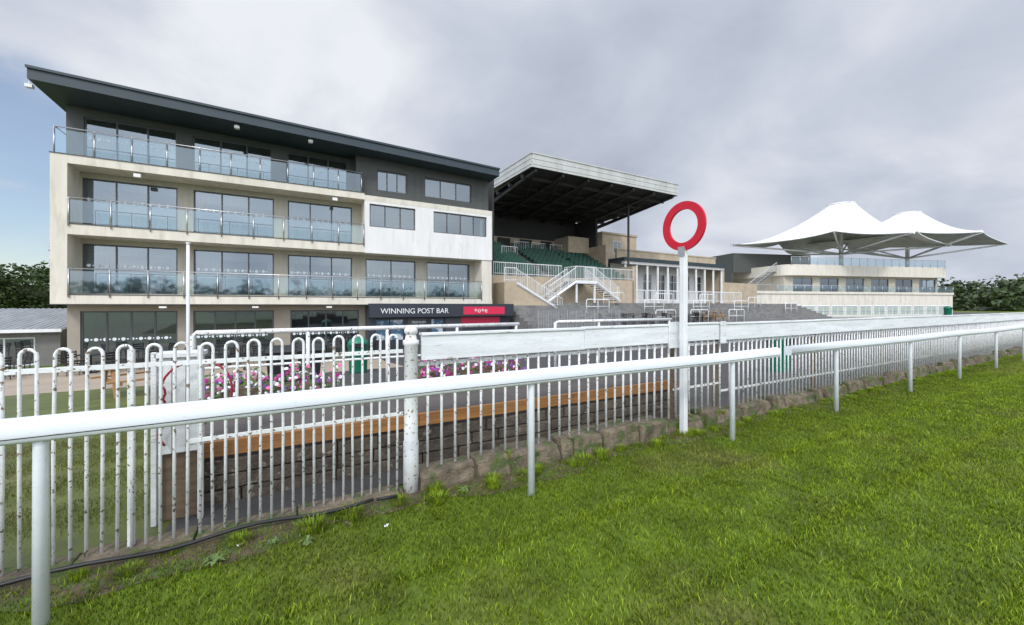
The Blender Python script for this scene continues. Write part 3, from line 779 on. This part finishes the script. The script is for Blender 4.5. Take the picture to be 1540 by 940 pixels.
def tent(cx,cy,zp,zt,A,B,rot):
    t=MB(); n=128; m=18
    for i in range(m+1):
        q=i/m
        for j in range(n):
            th=2*math.pi*j/n
            p=.95
            Rr=(abs(math.cos(th)/A)**p+abs(math.sin(th)/B)**p)**(-1/p)
            Rr*=1+.05*math.cos(4*th)
            r0=1.8; r=r0+(Rr-r0)*q
            edge=zt+1.2*(1-abs(math.cos(2*th)))
            z=edge+(zp-edge)*((1-q)**1.75)
            z+= -.16*math.cos(th*16)*q*(1-q)*2
            x=r*math.cos(th); y=r*math.sin(th)
            t.v.append((cx+x*math.cos(rot)-y*math.sin(rot),cy+x*math.sin(rot)+y*math.cos(rot),z))
    for i in range(m):
        for j in range(n):
            j2=(j+1)%n; t.f.append((i*n+j,i*n+j2,(i+1)*n+j2,(i+1)*n+j)); t.m.append(0)
    c0=len(t.v); t.v.append((cx,cy,zp+.35))
    for j in range(n): t.f.append((c0,(j+1)%n,j)); t.m.append(0)
    t.make('tensile_canopy','tent',e,True)
    s=MB()
    rimv=[t.v[m*n+j] for j in range(n)]
    s.tube(rimv+[rimv[0]],.10,6,False)
    s.tube([(cx,cy,7.2),(cx,cy,zp-.4)],[.32,.25],12)
    for j in range(0,n,16):
        v=rimv[j]; s.tube([(cx,cy,10.2),(v[0],v[1],v[2]-.05)],.14,6)
    s.tube([(cx+1.8*math.cos(k*.3927),cy+1.8*math.sin(k*.3927),zp+.06) for k in range(17)],.12,6)
    s.make('canopy_mast_and_struts','white',e,True)
    g=MB()
    for j in range(0,n,8):
        g.tube([(t.v[i*n+j][0],t.v[i*n+j][1],t.v[i*n+j][2]+.03) for i in range(m+1)],.03,4)
    g.make('membrane_seams','seam',e)
tent(13.9,3.3,18.3,11.7,17.4,11.0,math.radians(17.5-29))
tent(31.7,5.8,18.2,12.9,17.2,11.0,math.radians(17.5-29))
e=empty('windbreak_fence',(55.8,27.6,.15),math.radians(-17.5))
w=MB(); g2=MB()
for r0 in range(12):
    x=r0*2.3; picket_rail(w,(x,0,0),(x+2.0,0,0),1.5,.7,.05); g2.poly([(x+.1,.03,.3),(x+1.9,.03,.3),(x+1.9,.03,1.4),(x+.1,.03,1.4)])
    w.tube([(x,0,.8),(x,2.2,.8)],.05,6); w.tube([(x,2.2,0),(x,2.2,1.4),(x+2,2.2,1.4)],.05,6)
w.make('frames','white',e); g2.make('panels','bglass',e)
def bin_(x,y,z,s=1.0,mat='green',name='litter_bin'):
    e=empty(name); b=MB()
    b.tube([(x,y,z),(x,y,z+.05*s),(x,y,z+.78*s),(x,y,z+.80*s)],[.24*s,.26*s,.29*s,.31*s],18)
    b.tube([(x,y,z+.80*s),(x,y,z+.95*s),(x,y,z+1.06*s),(x,y,z+1.1*s)],[.31*s,.30*s,.18*s,.03*s],18)
    b.make('body_and_lid',mat,e,True)
    b=MB(); b.box(x-.16*s,x+.16*s,y-.33*s,y-.2*s,z+.78*s,z+.92*s); b.make('opening','black',e,bevel=.01)
bin_(2.1,15,H(2.1,15)+.02,1.15); bin_(51,25.2,2.0-.0,1.0) if False else bin_(53.0,26.0,.0,1.6); bin_(80.5,19.2,.1,1.4); bin_(11.7,6.0,-.15,1.0)

e=empty('outbuilding')
b=MB(); wallrow(b,-24,-9.2,26,26.2,-1.3,.62,[(-22,-20.5),(-18,-15),(-13.6,-12.6),(-11.9,-10)],-1.0,.25)
b.box(-9.4,-9.2,26.2,32,-1.3,.62); b.make('walls','shedwall',e)
b=MB(); nrib=74
for i in range(nrib):
    x=-24.3+i*.207
    b.hexa([(x,25.6,.55),(x+.20,25.6,.55),(x+.20,31,1.45),(x,31,1.45),(x+.03,25.6,.62),(x+.12,25.6,.62),(x+.12,31,1.52),(x+.03,31,1.52)])
b.make('corrugated_roof','shedroof',e)
b=MB(); b.box(-24.3,-9.0,25.5,25.6,.48,.62); b.make('gutter','white',e)
fr=MB(); gl=MB()
for a,c in [(-22,-20.5),(-18,-15),(-13.6,-12.6),(-11.9,-10)]: window(fr,gl,a,c,26.05,-1.0,.25,2)
fr.make('window_frames','frame_w',e); gl.make('windows','glass',e)
b=MB(); b.box(-23.8,-9.5,28,28.1,-1.2,.6); b.make('interior','soffit',e)

def picnic(x,y,z,rot=0,mat='bench',name='picnic_bench',s=1.0):
    e=empty(name,(x,y,z),rot); b=MB()
    for k in range(5): b.box(-.8*s,.8*s,-.36+k*.15,-.36+k*.15+.13,.71,.75)
    for yy in (-.75,.62):
        b.box(-.8*s,.8*s,yy,yy+.12,.42,.46)
    for xx in (-.6*s,.6*s):
        b.hexa([(xx-.03,-.62,0),(xx+.03,-.62,0),(xx+.03,-.52,0),(xx-.03,-.52,0),(xx-.03,-.30,.71),(xx+.03,-.30,.71),(xx+.03,-.20,.71),(xx-.03,-.20,.71)])
        b.hexa([(xx-.03,.52,0),(xx+.03,.52,0),(xx+.03,.62,0),(xx-.03,.62,0),(xx-.03,.20,.71),(xx+.03,.20,.71),(xx+.03,.30,.71),(xx-.03,.30,.71)])
        b.box(xx+.031,xx+.07,-.74,.74,.34,.42)
    b.make('timber_parts',mat,e)
picnic(-3.46,14,H(-3.46,14)+.02,.5)
picnic(31,21.0,.42,.1)
def chairset(x,y,z,n=4,name='patio_table_set'):
    e=empty(name,(x,y,z),R()*3); b=MB()
    b.tube([(0,0,.70),(0,0,.73)],.42,16); b.tube([(0,0,0),(0,0,.7)],.035,8); b.tube([(0,0,0),(0,0,.03)],.24,12)
    for i in range(n):
        a=6.283*i/n+.3; c,s=math.cos(a),math.sin(a)
        def q(u,v,w): return (c*(.72+u)-s*v, s*(.72+u)+c*v, w)
        for u,v in ((-.2,-.2),(-.2,.2)): b.tube([q(u,v,0),q(u,v,.44)],.014,5)
        for u,v in ((.2,-.2),(.2,.2)): b.tube([q(u,v,0),q(u,v,.44),q(u+.07,v,.86)],.014,5)
        b.hexa([q(-.22,-.22,.43),q(.22,-.22,.43),q(.22,.22,.43),q(-.22,.22,.43),q(-.22,-.22,.46),q(.22,-.22,.46),q(.22,.22,.46),q(-.22,.22,.46)])
        for h in (.56,.66,.76): b.hexa([q(.22,-.2,h),q(.24,-.2,h),q(.24,.2,h),q(.22,.2,h),q(.23,-.2,h+.06),q(.25,-.2,h+.06),q(.25,.2,h+.06),q(.23,.2,h+.06)])
    b.make('table_and_chairs','black',e)
for x,y in ((-9.6,22),(-11.4,21.5),(-7,22.2),(-5,22.4),(-2.6,22.2),(-.6,22.4),(1.6,22.3),(-12.8,23.4),(3.2,22)): chairset(x,y,H(x,y)+.03)
for x in (19.6,21.6,23.6,25.6,27.6,29.4): chairset(x,20.9,.28,3)
def wheelie(x,y,z,name='wheelie_bin'):
    e=empty(name); b=MB()
    b.hexa([(x-.22,y-.27,z+.08),(x+.22,y-.27,z+.08),(x+.22,y+.27,z+.08),(x-.22,y+.27,z+.08),(x-.29,y-.36,z+.98),(x+.29,y-.36,z+.98),(x+.29,y+.36,z+.98),(x-.29,y+.36,z+.98)])
    b.hexa([(x-.31,y-.4,z+.985),(x+.31,y-.4,z+.985),(x+.31,y+.4,z+1.0),(x-.31,y+.4,z+1.0),(x-.27,y-.34,z+1.06),(x+.27,y-.34,z+1.06),(x+.27,y+.38,z+1.1),(x-.27,y+.38,z+1.1)])
    b.tube([(x-.3,y+.3,z+.1),(x-.22,y+.3,z+.1)],.1,12); b.tube([(x+.22,y+.3,z+.1),(x+.3,y+.3,z+.1)],.1,12); b.tube([(x-.25,y+.42,z+1.0),(x+.25,y+.42,z+1.0)],.02,6)
    b.make('bin_body','black',e,bevel=.01)
wheelie(-.25,12,H(0,12)+.02); wheelie(.45,12.1,H(0,12)+.02)

e=empty('marquee_tent',(190,30,.3),0)
b=MB(); b.box(0,40,0,10,0,2.2); b.make('walls','white',e)
b=MB()
for k in range(8):
    for q in ([(k*5,-.2,2.2),(k*5+5,-.2,2.2)],[(k*5+5,-.2,2.2),(k*5+5,10.2,2.2)],[(k*5+5,10.2,2.2),(k*5,10.2,2.2)],[(k*5,10.2,2.2),(k*5,-.2,2.2)]):
        b.poly(q+[(k*5+2.5,5,3.3)])
b.make('peaked_roof','tent',e)

# ------------------------------------------------------------ trees
def leaves(b,cx,cy,cz,rx,ry,rzz,n,size):
    cl=[(Vector((random.gauss(0,.5),random.gauss(0,.5),random.gauss(0,.45))),U(.22,.42)) for _ in range(14)]
    for i in range(n):
        c,rr=random.choice(cl); d=Vector((random.gauss(0,1),random.gauss(0,1),random.gauss(0,1))).normalized()*rr*U(.6,1.05)
        p=c+d
        P=Vector((cx+p.x*rx,cy+p.y*ry,cz+p.z*rzz)); s=size*U(.5,1.2)
        a=Vector((U(-1,1),U(-1,1),U(-.6,.6))).normalized(); c2=a.cross(Vector((U(-1,1),U(-1,1),U(-1,1)))).normalized()
        b.poly([P-a*s,P-c2*s*.6,P+a*s,P+c2*s*.6])
def tree(x,y,h,w,n=3000,size=.22,mat='foliage'):
    z0=H(x,y); e=empty('tree'); b=MB()
    b.tube([(x,y,z0-.2),(x+.1,y,z0+h*.25),(x,y+.1,z0+h*.5),(x+.1,y,z0+h*.8)],[.035*h,.026*h,.017*h,.006*h],9)
    for k in range(7):
        a=k*2.4; zz=z0+h*(.28+.07*k); L=w*.42
        b.tube([(x,y,zz),(x+math.cos(a)*L*.5,y+math.sin(a)*L*.5,zz+h*.08),(x+math.cos(a)*L,y+math.sin(a)*L,zz+h*.18)],[.012*h,.008*h,.003*h],6)
    b.make('trunk_and_limbs','bark',e,True)
    b=MB(); leaves(b,x,y,z0+h*.62,w*.62,w*.62,h*.42,n,size); b.make('crown',mat,e)
for x,y,h,w in ((-26,60,6.8,7),(-31,62,7.8,8),(-36,66,8.4,9),(-22,62,7.0,7),(-42,70,8.5,9),(-28,75,9,9),(-35,55,6.5,7),(-29,66,7.5,8),(-24,70,7.5,8)): tree(x,y,h*.92,w)
b=MB()
for i in range(150):
    ang=math.radians(38-i*.27+U(-.2,.2)); dist=U(180,290)
    x=math.cos(ang)*dist; y=math.sin(ang)*dist; h=U(6,12.5)*dist/230
    z0=H(x,y); leaves(b,x,y,z0+h*.42,h*.95,h*.95,h*.5,420,.95)
b.make('distant_tree_line','foliage2')
b=MB()
for i in range(60):
    ang=math.radians(95+i*1.0); dist=U(200,260); x=math.cos(ang)*dist; y=math.sin(ang)*dist; h=U(7,11)
    leaves(b,x,y,H(x,y)+h*.45,h*.8,h*.8,h*.5,260,.9)
b.make('distant_hedge','foliage2')
b=MB()
for i in range(50):
    x=-150+i*6+U(-2,2); y=-160+U(-10,10); h=U(8,13); leaves(b,x,y,h*.45,h*.7,h*.7,h*.5,160,1.4)
b.make('far_side_tree_belt','foliage2')

# ------------------------------------------------------------ sky and sun
sd=Vector((-.50,-.72,.85)).normalized()
w=bpy.data.worlds.new('World'); scene.world=w; w.use_nodes=True
N=w.node_tree.nodes; L=w.node_tree.links; N.clear()
out=N.new('ShaderNodeOutputWorld')
sky=N.new('ShaderNodeTexSky'); sky.sky_type='NISHITA'; sky.sun_disc=False
sky.sun_elevation=math.asin(sd.z); sky.sun_rotation=math.atan2(sd.x,sd.y)
b1=N.new('ShaderNodeBackground'); b1.inputs[1].default_value=.15; L.new(sky.outputs[0],b1.inputs[0])
tc=N.new('ShaderNodeTexCoord'); sx=N.new('ShaderNodeSeparateXYZ'); L.new(tc.outputs['Generated'],sx.inputs[0])
def mth(op,a,b=None,clamp=False):
    n=N.new('ShaderNodeMath'); n.operation=op; n.use_clamp=clamp
    for i,v in enumerate((a,b)):
        if v is None: continue
        if isinstance(v,(int,float)): n.inputs[i].default_value=v
        else: L.new(v,n.inputs[i])
    return n.outputs[0]
zz=mth('ADD',mth('MAXIMUM',sx.outputs[2],0.0),.34)
u=mth('DIVIDE',sx.outputs[0],zz); v=mth('DIVIDE',sx.outputs[1],zz)
cb=N.new('ShaderNodeCombineXYZ'); L.new(u,cb.inputs[0]); L.new(v,cb.inputs[1])
def noise(scale,detail,rough=.5,off=(0,0,0),dist=0):
    mp=N.new('ShaderNodeMapping'); mp.inputs['Location'].default_value=off; L.new(cb.outputs[0],mp.inputs[0])
    n=N.new('ShaderNodeTexNoise'); n.inputs['Scale'].default_value=scale; n.inputs['Detail'].default_value=detail; n.inputs['Roughness'].default_value=rough; n.inputs['Distortion'].default_value=dist
    L.new(mp.outputs[0],n.inputs['Vector']); return n.outputs['Fac']
def rng(x,a,b_,c=0,d=1):
    r=N.new('ShaderNodeMapRange'); r.interpolation_type='SMOOTHSTEP'; r.inputs[1].default_value=a; r.inputs[2].default_value=b_; r.inputs[3].default_value=c; r.inputs[4].default_value=d; L.new(x,r.inputs[0]); return r.outputs[0]
def lobe(vec,a,b_):
    d=N.new('ShaderNodeVectorMath'); d.operation='DOT_PRODUCT'; L.new(tc.outputs['Generated'],d.inputs[0]); d.inputs[1].default_value=Vector(vec).normalized()
    return rng(d.outputs['Value'],a,b_)
n1=noise(.75,3,.5,(3,1,0),.3); n2=noise(2.1,8,.52,(0,5,0),.25)
bright=lobe((.022,1.13,.50),.93,.998)
nn=mth('ADD',mth('ADD',mth('MULTIPLY',n1,.5),mth('MULTIPLY',n2,.5)),mth('MULTIPLY',bright,mth('MULTIPLY',n2,.16)))
low=rng(sx.outputs[2],0.0,.30,.05,0.0)
nn=mth('ADD',nn,low)
rmp=N.new('ShaderNodeValToRGB'); cr_=rmp.color_ramp
cr_.elements[0].position=.36; cr_.elements[0].color=(.42,.46,.56,1)
cr_.elements[1].position=.68; cr_.elements[1].color=(.84,.87,.92,1)
el=cr_.elements.new(.5); el.color=(.57,.615,.715,1)
L.new(nn,rmp.inputs[0])
br0=lobe(sd,.1,1.0); br=mth('ADD',mth('MULTIPLY',br0,2.4),1.0)  # unseen sky behind the camera brightened, added as frontal fill light
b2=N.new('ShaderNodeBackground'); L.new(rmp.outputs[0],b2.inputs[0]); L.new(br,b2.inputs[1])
n3=noise(2.2,6,.6,(7,2,0),.3)
hole=lobe((-.68,1.45,.26),.955,.999)
mask=mth('SUBTRACT',1.0,rng(mth('MULTIPLY',hole,mth('SUBTRACT',n3,.12)),.06,.36,0,.8),clamp=True)
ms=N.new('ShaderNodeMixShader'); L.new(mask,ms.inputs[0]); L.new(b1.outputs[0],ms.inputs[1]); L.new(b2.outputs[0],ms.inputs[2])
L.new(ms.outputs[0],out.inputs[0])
sl=bpy.data.lights.new('sun','SUN'); sl.energy=1.5; sl.angle=math.radians(10); sl.color=(1,.96,.9)
so=bpy.data.objects.new('sun',sl); COL.objects.link(so); so.rotation_euler=sd.to_track_quat('Z','Y').to_euler()

# ------------------------------------------------------------ camera
c=bpy.data.cameras.new('camera'); c.sensor_width=36; c.lens=36*600/1540; c.shift_y=-10/1540; c.clip_start=.05; c.clip_end=3000
co=bpy.data.objects.new('camera',c); COL.objects.link(co); co.location=(0,0,1.65); co.rotation_euler=(math.pi/2,0,-math.atan2(.4856,.8742))
scene.camera=co
scene.view_settings.view_transform='Standard'; scene.view_settings.look='None'; scene.view_settings.exposure=0
